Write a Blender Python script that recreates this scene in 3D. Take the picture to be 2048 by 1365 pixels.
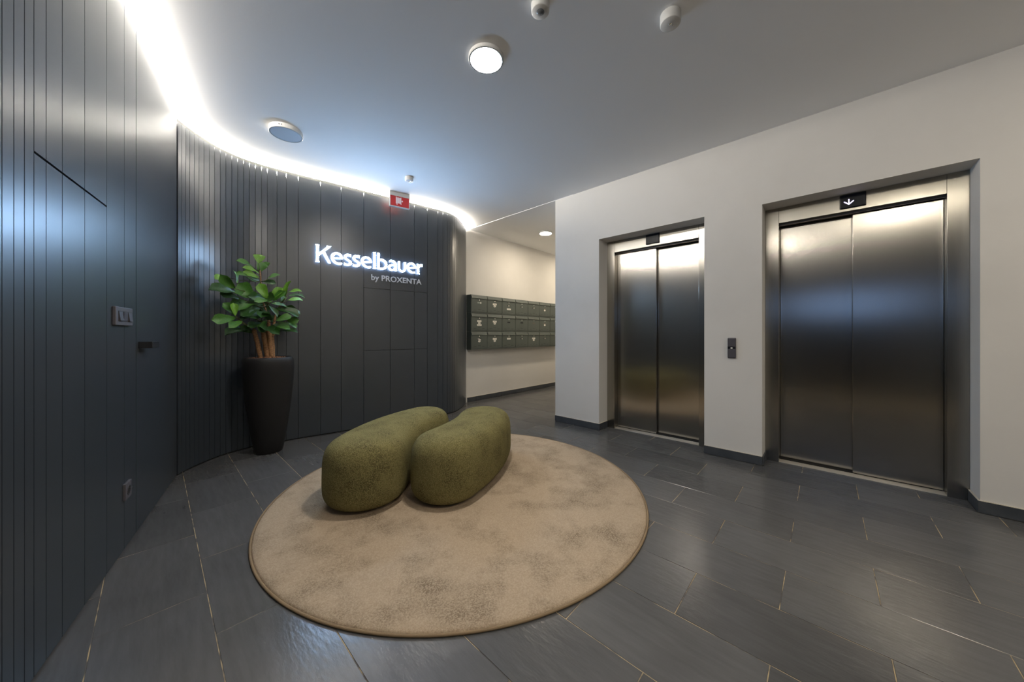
import bpy, bmesh, math, random
from math import sin, cos, pi, radians
from mathutils import Vector, Matrix

for o in list(bpy.data.objects):
    bpy.data.objects.remove(o)
scene = bpy.context.scene
COL = scene.collection
random.seed(7)

# ------------------------------------------------------------------ camera
YAW = 0.8186
cam_data = bpy.data.cameras.new('camera')
cam_data.sensor_width = 36.0
cam_data.lens = 668.93 / 2048 * 36.0
cam_data.shift_y = -13.76 / 2048
cam_data.clip_start = 0.02
cam = bpy.data.objects.new('camera', cam_data)
cam.location = (0, 0, 1.08)
cam.rotation_euler = (pi / 2, 0, -YAW)
COL.objects.link(cam)
scene.camera = cam

# ------------------------------------------------------------------ world and exposure
world = bpy.data.worlds.new('world')
scene.world = world
world.use_nodes = True
bg = world.node_tree.nodes['Background']
bg.inputs[0].default_value = (0.30, 0.52, 1.0, 1)
bg.inputs[1].default_value = 1.2
scene.view_settings.view_transform = 'Standard'
scene.view_settings.look = 'None'
scene.view_settings.exposure = 0.18
scene.view_settings.gamma = 1.0
scene.view_settings.use_curve_mapping = False

# strengths of the lamps the lobby has
LAMP = 270.0          # round ceiling lamps
COVE = 470.0          # LED strip above the panelling
SIGN_FACE = 85.0
SIGN_SIDE = 10.0
WARM = (1.0, 0.90, 0.74)
NEUTRAL = (1.0, 0.93, 0.84)
BLUE = (0.42, 0.62, 1.0)

# ------------------------------------------------------------------ materials
MATS = {}
def nodes_of(m):
    m.use_nodes = True
    return m.node_tree.nodes, m.node_tree.links, m.node_tree.nodes['Principled BSDF']

def mat(name, col, rough=0.5, metal=0.0, spec=0.5, var=None, bump=None, scale=(1, 1, 1), coat=0.0):
    """var = (noise scale, detail, second colour, low, high); bump = (noise scale, strength, distance)"""
    m = bpy.data.materials.new(name)
    n, l, b = nodes_of(m)
    b.inputs['Base Color'].default_value = (*col, 1)
    b.inputs['Roughness'].default_value = rough
    b.inputs['Metallic'].default_value = metal
    b.inputs['Specular IOR Level'].default_value = spec
    b.inputs['Coat Weight'].default_value = coat
    if var or bump:
        tc = n.new('ShaderNodeTexCoord')
        mp = n.new('ShaderNodeMapping')
        mp.inputs['Scale'].default_value = scale
        l.new(tc.outputs['Object'], mp.inputs['Vector'])
    if var:
        nz = n.new('ShaderNodeTexNoise')
        nz.inputs['Scale'].default_value = var[0]
        nz.inputs['Detail'].default_value = var[1]
        nz.inputs['Roughness'].default_value = 0.6
        l.new(mp.outputs[0], nz.inputs['Vector'])
        rp = n.new('ShaderNodeMapRange')
        rp.inputs['From Min'].default_value = var[3]
        rp.inputs['From Max'].default_value = var[4]
        l.new(nz.outputs['Fac'], rp.inputs['Value'])
        mx = n.new('ShaderNodeMix'); mx.data_type = 'RGBA'
        mx.inputs[6].default_value = (*col, 1)
        mx.inputs[7].default_value = (*var[2], 1)
        l.new(rp.outputs[0], mx.inputs[0])
        l.new(mx.outputs[2], b.inputs['Base Color'])
        m['mix'] = mx.name
    if bump:
        nb = n.new('ShaderNodeTexNoise')
        nb.inputs['Scale'].default_value = bump[0]
        nb.inputs['Detail'].default_value = 4
        l.new(mp.outputs[0], nb.inputs['Vector'])
        bp = n.new('ShaderNodeBump')
        bp.inputs['Strength'].default_value = bump[1]
        bp.inputs['Distance'].default_value = bump[2]
        l.new(nb.outputs['Fac'], bp.inputs['Height'])
        l.new(bp.outputs[0], b.inputs['Normal'])
    MATS[name] = m
    return m

def emit(name, col, strength):
    m = bpy.data.materials.new(name)
    n, l, b = nodes_of(m)
    b.inputs['Base Color'].default_value = (0.8, 0.8, 0.8, 1)
    b.inputs['Emission Color'].default_value = (*col, 1)
    b.inputs['Emission Strength'].default_value = strength
    MATS[name] = m
    return m

def fine_speckle(m, col, amount, scale):
    """overlay a fine second noise on the mixed base colour (pile, yarn, grit)"""
    n, l, b = nodes_of(m)
    mx = n[m['mix']]
    tc = n.new('ShaderNodeTexCoord')
    nz = n.new('ShaderNodeTexNoise'); nz.inputs['Scale'].default_value = scale
    nz.inputs['Detail'].default_value = 2
    l.new(tc.outputs['Object'], nz.inputs['Vector'])
    rp = n.new('ShaderNodeMapRange')
    rp.inputs['From Min'].default_value = 0.35; rp.inputs['From Max'].default_value = 0.68
    rp.inputs['To Max'].default_value = amount
    l.new(nz.outputs['Fac'], rp.inputs['Value'])
    m2 = n.new('ShaderNodeMix'); m2.data_type = 'RGBA'
    l.new(mx.outputs[2], m2.inputs[6]); m2.inputs[7].default_value = (*col, 1)
    l.new(rp.outputs[0], m2.inputs[0])
    l.new(m2.outputs[2], b.inputs['Base Color'])

mat('plaster', (0.64, 0.622, 0.59), 0.85, var=(1.3, 5, (0.60, 0.582, 0.55), 0.45, 0.75), bump=(60, 0.10, 0.002))
mat('plaster_reveal', (0.60, 0.59, 0.57), 0.85, bump=(60, 0.10, 0.002))
mat('ceiling_paint', (0.86, 0.86, 0.86), 0.9, bump=(90, 0.08, 0.002))
mat('panel', (0.034, 0.041, 0.050), 0.33, spec=0.8, var=(2.5, 3, (0.038, 0.045, 0.054), 0.35, 0.7), bump=(140, 0.05, 0.001))
mat('panel_backing', (0.004, 0.004, 0.005), 0.9, spec=0.1)
mat('band', (0.060, 0.064, 0.055), 0.55)
mat('grout', (0.40, 0.31, 0.18), 0.9, var=(7, 3, (0.07, 0.065, 0.06), 0.44, 0.58))
mat('skirting', (0.040, 0.046, 0.055), 0.42, var=(9, 4, (0.06, 0.066, 0.074), 0.4, 0.7))
mat('caulk', (0.55, 0.50, 0.42), 0.8)
mat('rug', (0.41, 0.315, 0.220), 0.95, spec=0.1, var=(3.6, 10, (0.175, 0.128, 0.084), 0.46, 0.70), bump=(420, 0.55, 0.006))
fine_speckle(MATS['rug'], (0.54, 0.43, 0.31), 0.7, 170)
mat('rug_binding', (0.25, 0.18, 0.11), 0.9, spec=0.1, bump=(500, 0.4, 0.003))
mat('boucle', (0.138, 0.122, 0.046), 0.95, spec=0.15, var=(7, 6, (0.062, 0.055, 0.019), 0.42, 0.66), bump=(230, 0.8, 0.008))
fine_speckle(MATS['boucle'], (0.32, 0.28, 0.125), 0.65, 170)
mat('bench_foot', (0.01, 0.01, 0.01), 0.6)
mat('pot', (0.010, 0.0095, 0.0095), 0.62, spec=0.35, bump=(120, 0.15, 0.002))
mat('pebbles', (0.30, 0.13, 0.055), 0.8, var=(30, 2, (0.16, 0.07, 0.03), 0.4, 0.6))
mat('bark', (0.36, 0.19, 0.08), 0.75, var=(60, 4, (0.17, 0.085, 0.035), 0.4, 0.65), bump=(90, 0.5, 0.004), scale=(1, 1, 3))
mat('twig', (0.10, 0.10, 0.035), 0.7)
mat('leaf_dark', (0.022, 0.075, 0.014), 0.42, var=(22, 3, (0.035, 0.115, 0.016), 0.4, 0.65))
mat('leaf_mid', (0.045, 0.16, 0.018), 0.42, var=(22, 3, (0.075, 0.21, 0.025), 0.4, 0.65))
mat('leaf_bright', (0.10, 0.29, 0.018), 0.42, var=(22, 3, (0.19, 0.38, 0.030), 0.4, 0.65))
mat('mailbox', (0.075, 0.090, 0.080), 0.45, metal=0.0, spec=0.5)
mat('mailbox_dark', (0.010, 0.012, 0.011), 0.7)
mat('mailbox_edge', (0.26, 0.30, 0.265), 0.35)
mat('chrome', (0.85, 0.85, 0.85), 0.15, metal=1.0)
mat('paper', (0.80, 0.77, 0.70), 0.8)
mat('ink', (0.10, 0.09, 0.08), 0.8)
mat('plate_window', (0.16, 0.15, 0.13), 0.25)
mat('black_plastic', (0.012, 0.012, 0.014), 0.4)
mat('black_glass', (0.006, 0.007, 0.011), 0.35, spec=0.25)
mat('dark_switch', (0.085, 0.080, 0.092), 0.5)
mat('dark_switch_key', (0.062, 0.058, 0.068), 0.45)
mat('white_plastic', (0.50, 0.50, 0.49), 0.45)
mat('lamp_housing', (0.50, 0.50, 0.49), 0.5)
mat('opal_off', (0.74, 0.76, 0.80), 0.45)
mat('lens_dark', (0.10, 0.11, 0.12), 0.15)
mat('red_panel', (0.45, 0.022, 0.020), 0.45)
mat('pictogram', (0.72, 0.62, 0.66), 0.5)
mat('pictogram_line', (0.50, 0.36, 0.42), 0.5)
mat('letter_grey', (0.72, 0.73, 0.76), 0.5)
mat('aluminium', (0.72, 0.69, 0.63), 0.38, metal=0.8)
mat('aluminium_dark', (0.22, 0.20, 0.18), 0.45, metal=0.8)
mat('shaft', (0.004, 0.004, 0.004), 0.9)
mat('window_frame', (0.02, 0.022, 0.025), 0.4)
emit('lamp_on', NEUTRAL, LAMP)
emit('added_lamp_warm', WARM, 270.0)  # glow of the two lamps added behind the camera
emit('lamp_corridor', (1.0, 0.86, 0.66), 185.0)
emit('cove_led', (1.0, 0.93, 0.83), COVE)
emit('sign_face', (0.40, 0.65, 1.0), SIGN_FACE)
emit('sign_side', BLUE, SIGN_SIDE)
emit('arrow', (0.62, 0.55, 1.0), 3.5)
emit('indicator', (1.0, 0.9, 0.7), 0.7)
emit('tiny_led', (0.8, 0.9, 1.0), 3.0)

def steel(name, col, rough, aniso):
    m = bpy.data.materials.new(name)
    n, l, b = nodes_of(m)
    b.inputs['Metallic'].default_value = 1.0
    b.inputs['Roughness'].default_value = rough
    b.inputs['Anisotropic'].default_value = aniso
    cx = n.new('ShaderNodeCombineXYZ'); cx.inputs[0].default_value = 1.0; cx.inputs[1].default_value = 1.0
    l.new(cx.outputs[0], b.inputs['Tangent'])
    tc = n.new('ShaderNodeTexCoord'); mp = n.new('ShaderNodeMapping')
    mp.inputs['Scale'].default_value = (1, 420, 2.0)
    l.new(tc.outputs['Object'], mp.inputs['Vector'])
    nz = n.new('ShaderNodeTexNoise'); nz.inputs['Scale'].default_value = 1.0; nz.inputs['Detail'].default_value = 3
    l.new(mp.outputs[0], nz.inputs['Vector'])
    mx = n.new('ShaderNodeMix'); mx.data_type = 'RGBA'
    mx.inputs[6].default_value = (*[c * 0.88 for c in col], 1); mx.inputs[7].default_value = (*[c * 1.08 for c in col], 1)
    l.new(nz.outputs['Fac'], mx.inputs[0]); l.new(mx.outputs[2], b.inputs['Base Color'])
    MATS[name] = m
steel('steel', (0.40, 0.38, 0.34), 0.25, 0.75)
steel('steel_door', (0.47, 0.45, 0.41), 0.23, 0.72)

def slate(name, tone):
    """dark tile with a split-stone grain that runs along the tile's long side"""
    m = bpy.data.materials.new(name)
    n, l, b = nodes_of(m)
    tc = n.new('ShaderNodeTexCoord')
    oi = n.new('ShaderNodeObjectInfo')
    add = n.new('ShaderNodeVectorMath'); add.operation = 'ADD'
    sc = n.new('ShaderNodeVectorMath'); sc.operation = 'SCALE'
    cmb = n.new('ShaderNodeCombineXYZ')
    for i in range(3):
        l.new(oi.outputs['Random'], cmb.inputs[i])
    l.new(cmb.outputs[0], sc.inputs[0]); sc.inputs['Scale'].default_value = 37.0
    l.new(tc.outputs['Object'], add.inputs[0]); l.new(sc.outputs[0], add.inputs[1])
    mp = n.new('ShaderNodeMapping'); mp.inputs['Scale'].default_value = (26, 3.2, 26)
    l.new(add.outputs[0], mp.inputs['Vector'])
    st = n.new('ShaderNodeTexNoise'); st.inputs['Scale'].default_value = 1.6; st.inputs['Detail'].default_value = 3
    st.inputs['Roughness'].default_value = 0.65
    l.new(mp.outputs[0], st.inputs['Vector'])
    cl = n.new('ShaderNodeTexNoise'); cl.inputs['Scale'].default_value = 3.0; cl.inputs['Detail'].default_value = 2
    l.new(add.outputs[0], cl.inputs['Vector'])
    mixf = n.new('ShaderNodeMath'); mixf.operation = 'MULTIPLY_ADD'
    l.new(st.outputs['Fac'], mixf.inputs[0]); mixf.inputs[1].default_value = 0.6
    half = n.new('ShaderNodeMath'); half.operation = 'MULTIPLY'; half.inputs[1].default_value = 0.4
    l.new(cl.outputs['Fac'], half.inputs[0]); l.new(half.outputs[0], mixf.inputs[2])
    rp = n.new('ShaderNodeValToRGB')
    rp.color_ramp.elements[0].position = 0.30; rp.color_ramp.elements[0].color = (0.070 * tone, 0.070 * tone, 0.070 * tone, 1)
    rp.color_ramp.elements[1].position = 0.72; rp.color_ramp.elements[1].color = (0.100 * tone, 0.100 * tone, 0.100 * tone, 1)
    l.new(mixf.outputs[0], rp.inputs[0]); l.new(rp.outputs[0], b.inputs['Base Color'])
    rr = n.new('ShaderNodeMapRange'); rr.inputs['From Min'].default_value = 0.35; rr.inputs['From Max'].default_value = 0.7
    rr.inputs['To Min'].default_value = 0.19; rr.inputs['To Max'].default_value = 0.25
    l.new(cl.outputs['Fac'], rr.inputs['Value']); l.new(rr.outputs[0], b.inputs['Roughness'])
    mp2 = n.new('ShaderNodeMapping'); mp2.inputs['Scale'].default_value = (70, 22, 70)
    l.new(add.outputs[0], mp2.inputs['Vector'])
    nb = n.new('ShaderNodeTexNoise'); nb.inputs['Scale'].default_value = 1.0; nb.inputs['Detail'].default_value = 4
    l.new(mp2.outputs[0], nb.inputs['Vector'])
    bp = n.new('ShaderNodeBump'); bp.inputs['Strength'].default_value = 0.22; bp.inputs['Distance'].default_value = 0.004
    l.new(nb.outputs['Fac'], bp.inputs['Height']); l.new(bp.outputs[0], b.inputs['Normal'])
    b.inputs['Specular IOR Level'].default_value = 0.5
    MATS[name] = m
slate('slate', 1.0); slate('slate_light', 1.12); slate('slate_dark', 0.86)

def glass_mat():
    m = bpy.data.materials.new('glass')
    n, l, b = nodes_of(m)
    tr = n.new('ShaderNodeBsdfTransparent'); gl = n.new('ShaderNodeBsdfGlossy'); gl.inputs['Roughness'].default_value = 0.02
    mx = n.new('ShaderNodeMixShader'); mx.inputs[0].default_value = 0.07
    l.new(tr.outputs[0], mx.inputs[1]); l.new(gl.outputs[0], mx.inputs[2])
    l.new(mx.outputs[0], n['Material Output'].inputs['Surface'])
    MATS['glass'] = m
glass_mat()

# ------------------------------------------------------------------ mesh helpers
class MB:
    def __init__(s):
        s.v = []; s.f = []
    def add(s, v, f):
        o = len(s.v); s.v += [tuple(p) for p in v]; s.f += [tuple(i + o for i in q) for q in f]; return s
    def box(s, x0, x1, y0, y1, z0, z1):
        v = [(x, y, z) for z in (z0, z1) for y in (y0, y1) for x in (x0, x1)]
        return s.add(v, [(0, 2, 3, 1), (4, 5, 7, 6), (0, 1, 5, 4), (2, 6, 7, 3), (0, 4, 6, 2), (1, 3, 7, 5)])
    def prism(s, poly, z0, z1):
        """poly counter-clockwise seen from above"""
        k = len(poly)
        v = [(x, y, z0) for x, y in poly] + [(x, y, z1) for x, y in poly]
        f = [tuple(reversed(range(k))), tuple(range(k, 2 * k))]
        f += [(i, (i + 1) % k, k + (i + 1) % k, k + i) for i in range(k)]
        return s.add(v, f)
    def strip(s, front, back, z0, z1):
        """wall piece between two plan polylines with the same point count"""
        k = len(front)
        v = [(*p, z0) for p in front] + [(*p, z1) for p in front] + [(*p, z0) for p in back] + [(*p, z1) for p in back]
        f = []
        for i in range(k - 1):
            f += [(i, i + 1, k + i + 1, k + i), (2 * k + i + 1, 2 * k + i, 3 * k + i, 3 * k + i + 1),
                  (k + i, k + i + 1, 3 * k + i + 1, 3 * k + i), (i + 1, i, 2 * k + i, 2 * k + i + 1)]
        f += [(0, k, 3 * k, 2 * k), (k - 1, 3 * k - 1, 4 * k - 1, 2 * k - 1)]
        return s.add(v, f)
    def lathe(s, prof, n=32, c=(0, 0, 0)):
        """prof: (r, z) from bottom to top; r = 0 closes"""
        rings = []
        for r, z in prof:
            if r == 0:
                rings.append([len(s.v)]); s.v.append((c[0], c[1], c[2] + z))
            else:
                rings.append(list(range(len(s.v), len(s.v) + n)))
                s.v += [(c[0] + r * cos(2 * pi * i / n), c[1] + r * sin(2 * pi * i / n), c[2] + z) for i in range(n)]
        for a, b in zip(rings, rings[1:]):
            for i in range(n):
                j = (i + 1) % n
                if len(a) == 1: s.f.append((a[0], b[j], b[i]))
                elif len(b) == 1: s.f.append((a[i], a[j], b[0]))
                else: s.f.append((a[i], a[j], b[j], b[i]))
        return s
    def tube(s, pts, radii, n=8):
        pts = [Vector(p) for p in pts]
        rings = []
        for i, p in enumerate(pts):
            d = (pts[min(i + 1, len(pts) - 1)] - pts[max(i - 1, 0)]).normalized()
            u = d.cross(Vector((0.3, 1, 0.1))).normalized(); w = d.cross(u)
            r = radii[i] if isinstance(radii, (list, tuple)) else radii
            rings.append(range(len(s.v), len(s.v) + n))
            s.v += [tuple(p + u * r * cos(2 * pi * k / n) + w * r * sin(2 * pi * k / n)) for k in range(n)]
        for a, b in zip(rings, rings[1:]):
            for k in range(n):
                s.f.append((a[k], a[(k + 1) % n], b[(k + 1) % n], b[k]))
        s.f += [tuple(reversed(rings[0])), tuple(rings[-1])]
        return s
    def mesh(s, name, smooth=False):
        me = bpy.data.meshes.new(name)
        me.from_pydata(s.v, [], s.f)
        bm = bmesh.new(); bm.from_mesh(me)
        bmesh.ops.recalc_face_normals(bm, faces=bm.faces)
        bm.to_mesh(me); bm.free()
        if smooth:
            for p in me.polygons: p.use_smooth = True
        return me

def link(name, me, m, parent=None, bevel=0.0):
    o = bpy.data.objects.new(name, me)
    if m and not me.materials:
        me.materials.append(MATS[m])
    COL.objects.link(o)
    if parent:
        o.parent = parent
    if bevel:
        b = o.modifiers.new('bevel', 'BEVEL'); b.width = bevel; b.segments = 2; b.limit_method = 'ANGLE'
    return o
def obj(name, mb, m, parent=None, smooth=False, bevel=0.0):
    return link(name, mb.mesh(name, smooth), m, parent, bevel)
def tag(o, label=None, cat=None, group=None, kind=None):
    for k, v in (('label', label), ('category', cat), ('group', group), ('kind', kind)):
        if v: o[k] = v
    return o
def empty(name, loc=(0, 0, 0), rz=0.0):
    o = bpy.data.objects.new(name, None)
    o.empty_display_size = 0.1
    o.location = loc; o.rotation_euler = (0, 0, rz)
    COL.objects.link(o)
    return o
def auto_smooth(me, ang=40):
    for p in me.polygons: p.use_smooth = True
    bm = bmesh.new(); bm.from_mesh(me)
    for e in bm.edges:
        e.smooth = not (len(e.link_faces) == 2 and e.calc_face_angle() > radians(ang))
    bm.to_mesh(me); bm.free()
    return me

# ------------------------------------------------------------------ the room: plan measures (metres)
ZC = 2.745                      # lobby ceiling
ZM = 2.7415                      # ceiling of the mailbox corridor, a few millimetres lower
XA = 3.41                       # face of the white wall with the elevators
YM = 4.135                      # face of the mailbox wall
AL = 0.2039                     # straight panelled wall, angle from +Y
TL = Vector((sin(AL), cos(AL))); NL = Vector((cos(AL), -sin(AL))); DL = -0.6161
def left_wall(s, off=0.0):      # off > 0 is behind the panel face
    p = NL * (DL - off) + TL * s
    return (p.x, p.y)
CP = [(0.117, 3.600), (0.185, 3.695), (0.283, 3.803), (0.405, 3.903), (0.545, 3.968), (0.70, 3.993), (0.90, 3.977),
      (1.40, 3.9037), (2.00, 3.8157), (2.40, 3.757), (2.56, 3.7335), (2.70, 3.7215), (2.80, 3.733), (2.90, 3.774),
      (3.00, 3.835), (3.12, 3.922), (3.24, 4.02), (3.35, 4.125)]
def dense(cp, n=40):
    cp = [Vector(p) for p in cp]
    P = [2 * cp[0] - cp[1]] + cp + [2 * cp[-1] - cp[-2]]
    out = []
    for i in range(1, len(P) - 2):
        a, b, c, d = P[i - 1:i + 3]
        for k in range(n):
            t = k / n
            out.append(0.5 * (2 * b + (c - a) * t + (2 * a - 5 * b + 4 * c - d) * t * t + (3 * b - 3 * c + d - a) * t ** 3))
    return out + [cp[-1]]
CD = dense(CP)
CS = [0.0]
for a, b in zip(CD, CD[1:]): CS.append(CS[-1] + (b - a).length)
def curve_wall(s, off=0.0):
    s = min(max(s, 0.0), CS[-1])
    i = 1
    while i < len(CS) - 1 and CS[i] < s: i += 1
    a, b = CD[i - 1], CD[i]
    p = a.lerp(b, (s - CS[i - 1]) / (CS[i] - CS[i - 1]))
    j0, j1 = max(i - 6, 0), min(i + 5, len(CD) - 1)
    t = (CD[j1] - CD[j0]).normalized()
    p = p + Vector((-t.y, t.x)) * off
    return (p.x, p.y)

def run(fn, s0, s1, off, step=0.05):
    k = max(1, int(math.ceil((s1 - s0) / step)))
    return [fn(s0 + (s1 - s0) * i / k, off) for i in range(k + 1)]

# ------------------------------------------------------------------ floor
floor = obj('floor', MB().box(-1.9, 6.6, -3.3, 4.4, -0.08, -0.0015), 'grout')
tag(floor, 'dark slate tile floor laid in half-bond rows', kind='structure')
XL = [-0.454, -0.152, 0.150, 0.452, 0.757, 1.066, 1.372, 1.673, 1.967, 2.262, 2.556, 2.85, 3.145, 3.44, 3.735,
      4.03, 4.325, 4.62, 4.915, 5.21, 5.505, 5.80]
PITCH = 0.5865
tile_cache = {}
for r in range(len(XL) - 1):
    x0, x1 = XL[r], XL[r + 1]
    y_first = (0.131 if r % 2 == 1 else 0.424) - 3 * PITCH
    for k in range(11):
        y0 = y_first + k * PITCH; y1 = y0 + PITCH
        yc = (y0 + y1) / 2; xc = (x0 + x1) / 2
        if y0 > 4.10 or y1 < -1.1: continue
        if x1 < 0.30 and y1 < 1.1: continue
        if x0 > 3.6 and y1 < 2.46: continue
        if x1 < (DL + 0.2025 * y0) / 0.979: continue          # wholly behind the straight panelled wall
        if y0 > 3.95 and xc < 3.2: continue                   # wholly behind the curved wall
        mname = random.choice(['slate', 'slate', 'slate_light', 'slate_dark'])
        key = (round(x1 - x0, 3), mname)
        if key not in tile_cache:
            hx, hy = (x1 - x0) / 2 - 0.0016, PITCH / 2 - 0.0016
            b = 0.0008
            v = [(-hx, -hy, -0.0015), (hx, -hy, -0.0015), (hx, hy, -0.0015), (-hx, hy, -0.0015),
                 (-hx, -hy, -b), (hx, -hy, -b), (hx, hy, -b), (-hx, hy, -b),
                 (-hx + b, -hy + b, 0), (hx - b, -hy + b, 0), (hx - b, hy - b, 0), (-hx + b, hy - b, 0)]
            f = [(3, 2, 1, 0), (8, 9, 10, 11)] + [(i, (i + 1) % 4, 4 + (i + 1) % 4, 4 + i) for i in range(4)] \
                + [(4 + i, 4 + (i + 1) % 4, 8 + (i + 1) % 4, 8 + i) for i in range(4)]
            me = MB().add(v, f).mesh('tile'); me.materials.append(MATS[mname]); tile_cache[key] = me
        t = link('tile', tile_cache[key], None, floor)
        t.location = (xc, yc, random.uniform(-0.0003, 0.0002))

# ------------------------------------------------------------------ ceilings
ceil = obj('ceiling', MB().box(-1.9, XA - 0.004, -3.3, 4.4, ZC, ZC + 0.12).box(XA - 0.004, XA + 0.6, -3.3, 2.2, ZC, ZC + 0.12), 'ceiling_paint')
tag(ceil, 'smooth painted lobby ceiling', kind='structure')
ceil2 = obj('ceiling', MB().box(XA - 0.004, 6.6, 2.2, 4.4, ZM, ZM + 0.128), 'ceiling_paint')
tag(ceil2, 'painted ceiling of the mailbox corridor', kind='structure')

# ------------------------------------------------------------------ white wall with two elevator openings
OPEN = [(0.80, 1.853), (-0.685, 0.377)]
ZO = 2.146
wr = MB()
wr.box(XA, XA + 0.42, 1.853, 2.452, 0, ZC)
wr.box(XA, XA + 0.42, 0.377, 0.80, 0, ZC)
wr.box(XA, XA + 0.42, -3.2, -0.685, 0, ZC)
wr.box(XA, XA + 0.42, 0.80, 1.853, ZO, ZC)
wr.box(XA, XA + 0.42, -0.685, 0.377, ZO, ZC)
wall_right = tag(obj('wall_right', wr, 'plaster'), 'white plastered wall with two recessed elevator openings', kind='structure')
wall_corr = tag(obj('wall_corridor', MB().box(XA + 0.42, 6.5, 2.30, 2.452, 0, ZM), 'plaster'),
                'white side wall of the mailbox corridor', kind='structure')
wall_mail = tag(obj('wall_mailbox', MB().box(3.0, 6.5, YM, YM + 0.15, 0, ZM), 'plaster'),
                'cream white wall that carries the mailboxes', kind='structure')
wall_end = tag(obj('wall_corridor_end', MB().box(6.5, 6.6, 2.30, YM + 0.15, 0, ZM), 'plaster'),
               'end wall of the mailbox corridor', kind='structure')
wall_front = tag(obj('wall_entrance', MB().box(-1.6, XA + 0.42, -3.3, -3.2, 0, ZC), 'plaster'),
                 'white wall on the entrance side', kind='structure')

# tiled skirting: each piece its own part
def skirting(name, pieces, label):
    """pieces: (x0, x1, y0, y1) plan boxes"""
    e = tag(empty(name), label, kind='structure')
    for x0, x1, y0, y1 in pieces:
        obj('skirting_tile', MB().box(x0, x1, y0, y1, 0.003, 0.073), 'skirting', e, bevel=0.0008)
    return e
T = 0.010; G = 0.0015
A = XA
skirting('baseboard_right', [
    (A - T, A, 2.178 + G, 2.452), (A - T, A, 1.853 - T, 2.178 - G),
    (A, A + 0.185, 1.853 - T, 1.853),
    (A - T, A, 0.377 - 0.001, 0.80),
    (A, A + 0.185, 0.377 - T, 0.377 - 0.001), 
    (A, A + 0.185, -0.685, -0.685 + T), (A - T, A, -1.27, -0.685 + T),
    (A - T, A, -1.27 - 0.59, -1.27 - 2 * G), (A - T, A, -3.2, -1.86 - 2 * G)],
    'dark slate skirting tiles along the white elevator wall')
mx = [3.38, 3.56] + [3.56 + 0.588 * i for i in range(1, 6)]
skirting('baseboard_mailbox', [(a + G, b - G, YM - T, YM) for a, b in zip(mx, mx[1:])],
         'dark slate skirting tiles under the mailboxes')
obj('trim_1', MB().box(A - T, A, -3.2, -0.685 + T, 0.0732, 0.0765).box(A - T, A, 0.377, 0.80, 0.0732, 0.0765)
    .box(A - T, A, 1.853 - T, 2.452, 0.0732, 0.0765).box(A, A + 0.185, 1.853 - T, 1.853, 0.0732, 0.0765)
    .box(A, A + 0.185, -0.685, -0.685 + T, 0.0732, 0.0765), 'caulk')
tag(bpy.data.objects['trim_1'], 'light sealant bead on top of the skirting tiles', kind='structure')
tag(obj('trim_2', MB().box(3.38, 6.5, YM - T, YM, 0.0732, 0.0765), 'caulk'),
    'light sealant bead on top of the corridor skirting', kind='structure')

# ------------------------------------------------------------------ straight panelled wall with hidden doors
PT = 0.018                      # board thickness
GAP = 0.0036
Z0 = 0.010
ZL = 2.727                      # top of the straight boards
def backing(fn, s0, s1, ztop, o0=0.045, o1=0.12):
    return MB().strip(run(fn, s0, s1, o0), run(fn, s0, s1, o1), 0, ztop)
wl = backing(left_wall, 0.30, 3.60, ZC)
wb = backing(left_wall, -3.3, -1.12, ZC); wl.add(wb.v, wb.f)
for za, zb_ in ((0, 1.35), (1.85, ZC)):
    wb = MB().strip(run(left_wall, -1.12, 0.30, 0.0), run(left_wall, -1.12, 0.30, 0.12), za, zb_); wl.add(wb.v, wb.f)
wall_left = tag(obj('wall_left', wl, 'panel_backing'), 'straight wall clad in dark vertical boards', kind='structure')
def board(fn, s0, s1, z0, z1, parent, name='wall_panel', g=GAP):
    return obj(name, MB().strip(run(fn, s0 + g / 2, s1 - g / 2, 0.0), run(fn, s0 + g / 2, s1 - g / 2, PT), z0, z1),
               'panel', parent)
LJ = [0.30, 0.55, 0.80, 1.05, 1.30, 1.41, 1.46, 1.512, 1.562, 1.613, 1.663, 1.711, 1.779, 1.880, 2.050, 2.260, 2.471, 2.642]
for a, b in zip(LJ, LJ[1:]):
    if 1.70 < a < 2.25:         # boards above the hidden hatch
        board(left_wall, a, b, 1.653, ZL, wall_left)
    else:
        board(left_wall, a, b, Z0, ZL, wall_left)
for i in range(9):
    board(left_wall, -3.3 + i * 0.242, -3.3 + (i + 1) * 0.242, Z0, ZL, wall_left)
hatch = tag(empty('door_2', (*left_wall(1.985), 0)), 'low flush hatch door hidden in the dark boards', kind='structure')
hatch_inv = hatch.matrix_basis.inverted()
for a, b in zip([1.711, 1.779, 1.880, 2.050], [1.779, 1.880, 2.050, 2.260]):
    p = board(left_wall, a, b, Z0, 1.645, None, 'door_board')
    p.data.transform(hatch_inv); p.parent = hatch
door = tag(empty('door_1', (*left_wall(2.66), 0), 0), 'full height flush dark door with a black lever handle', kind='structure')
inv = door.matrix_basis.inverted()
leaf = board(left_wall, 2.646, 3.545, Z0, ZL, None, 'door_leaf'); leaf.data.transform(inv); leaf.parent = door
# lever handle: neck square to the door, lever along the door
def lbox(s0, s1, o0, o1, z0, z1):
    """box on the straight wall: s along the wall, o out from the board face into the room"""
    P = [left_wall(s0, -o0), left_wall(s0, -o1), left_wall(s1, -o1), left_wall(s1, -o0)]
    return MB().prism(P, z0, z1)
h = lbox(2.676, 2.696, 0.0, 0.052, 1.002, 1.038)
h2 = lbox(2.676, 2.812, 0.040, 0.055, 1.002, 1.038); h.add(h2.v, h2.f)
hd = obj('door_handle', h, 'black_plastic', None, bevel=0.0015); hd.data.transform(inv); hd.parent = door
hd['label'] = 'black lever handle'

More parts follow.
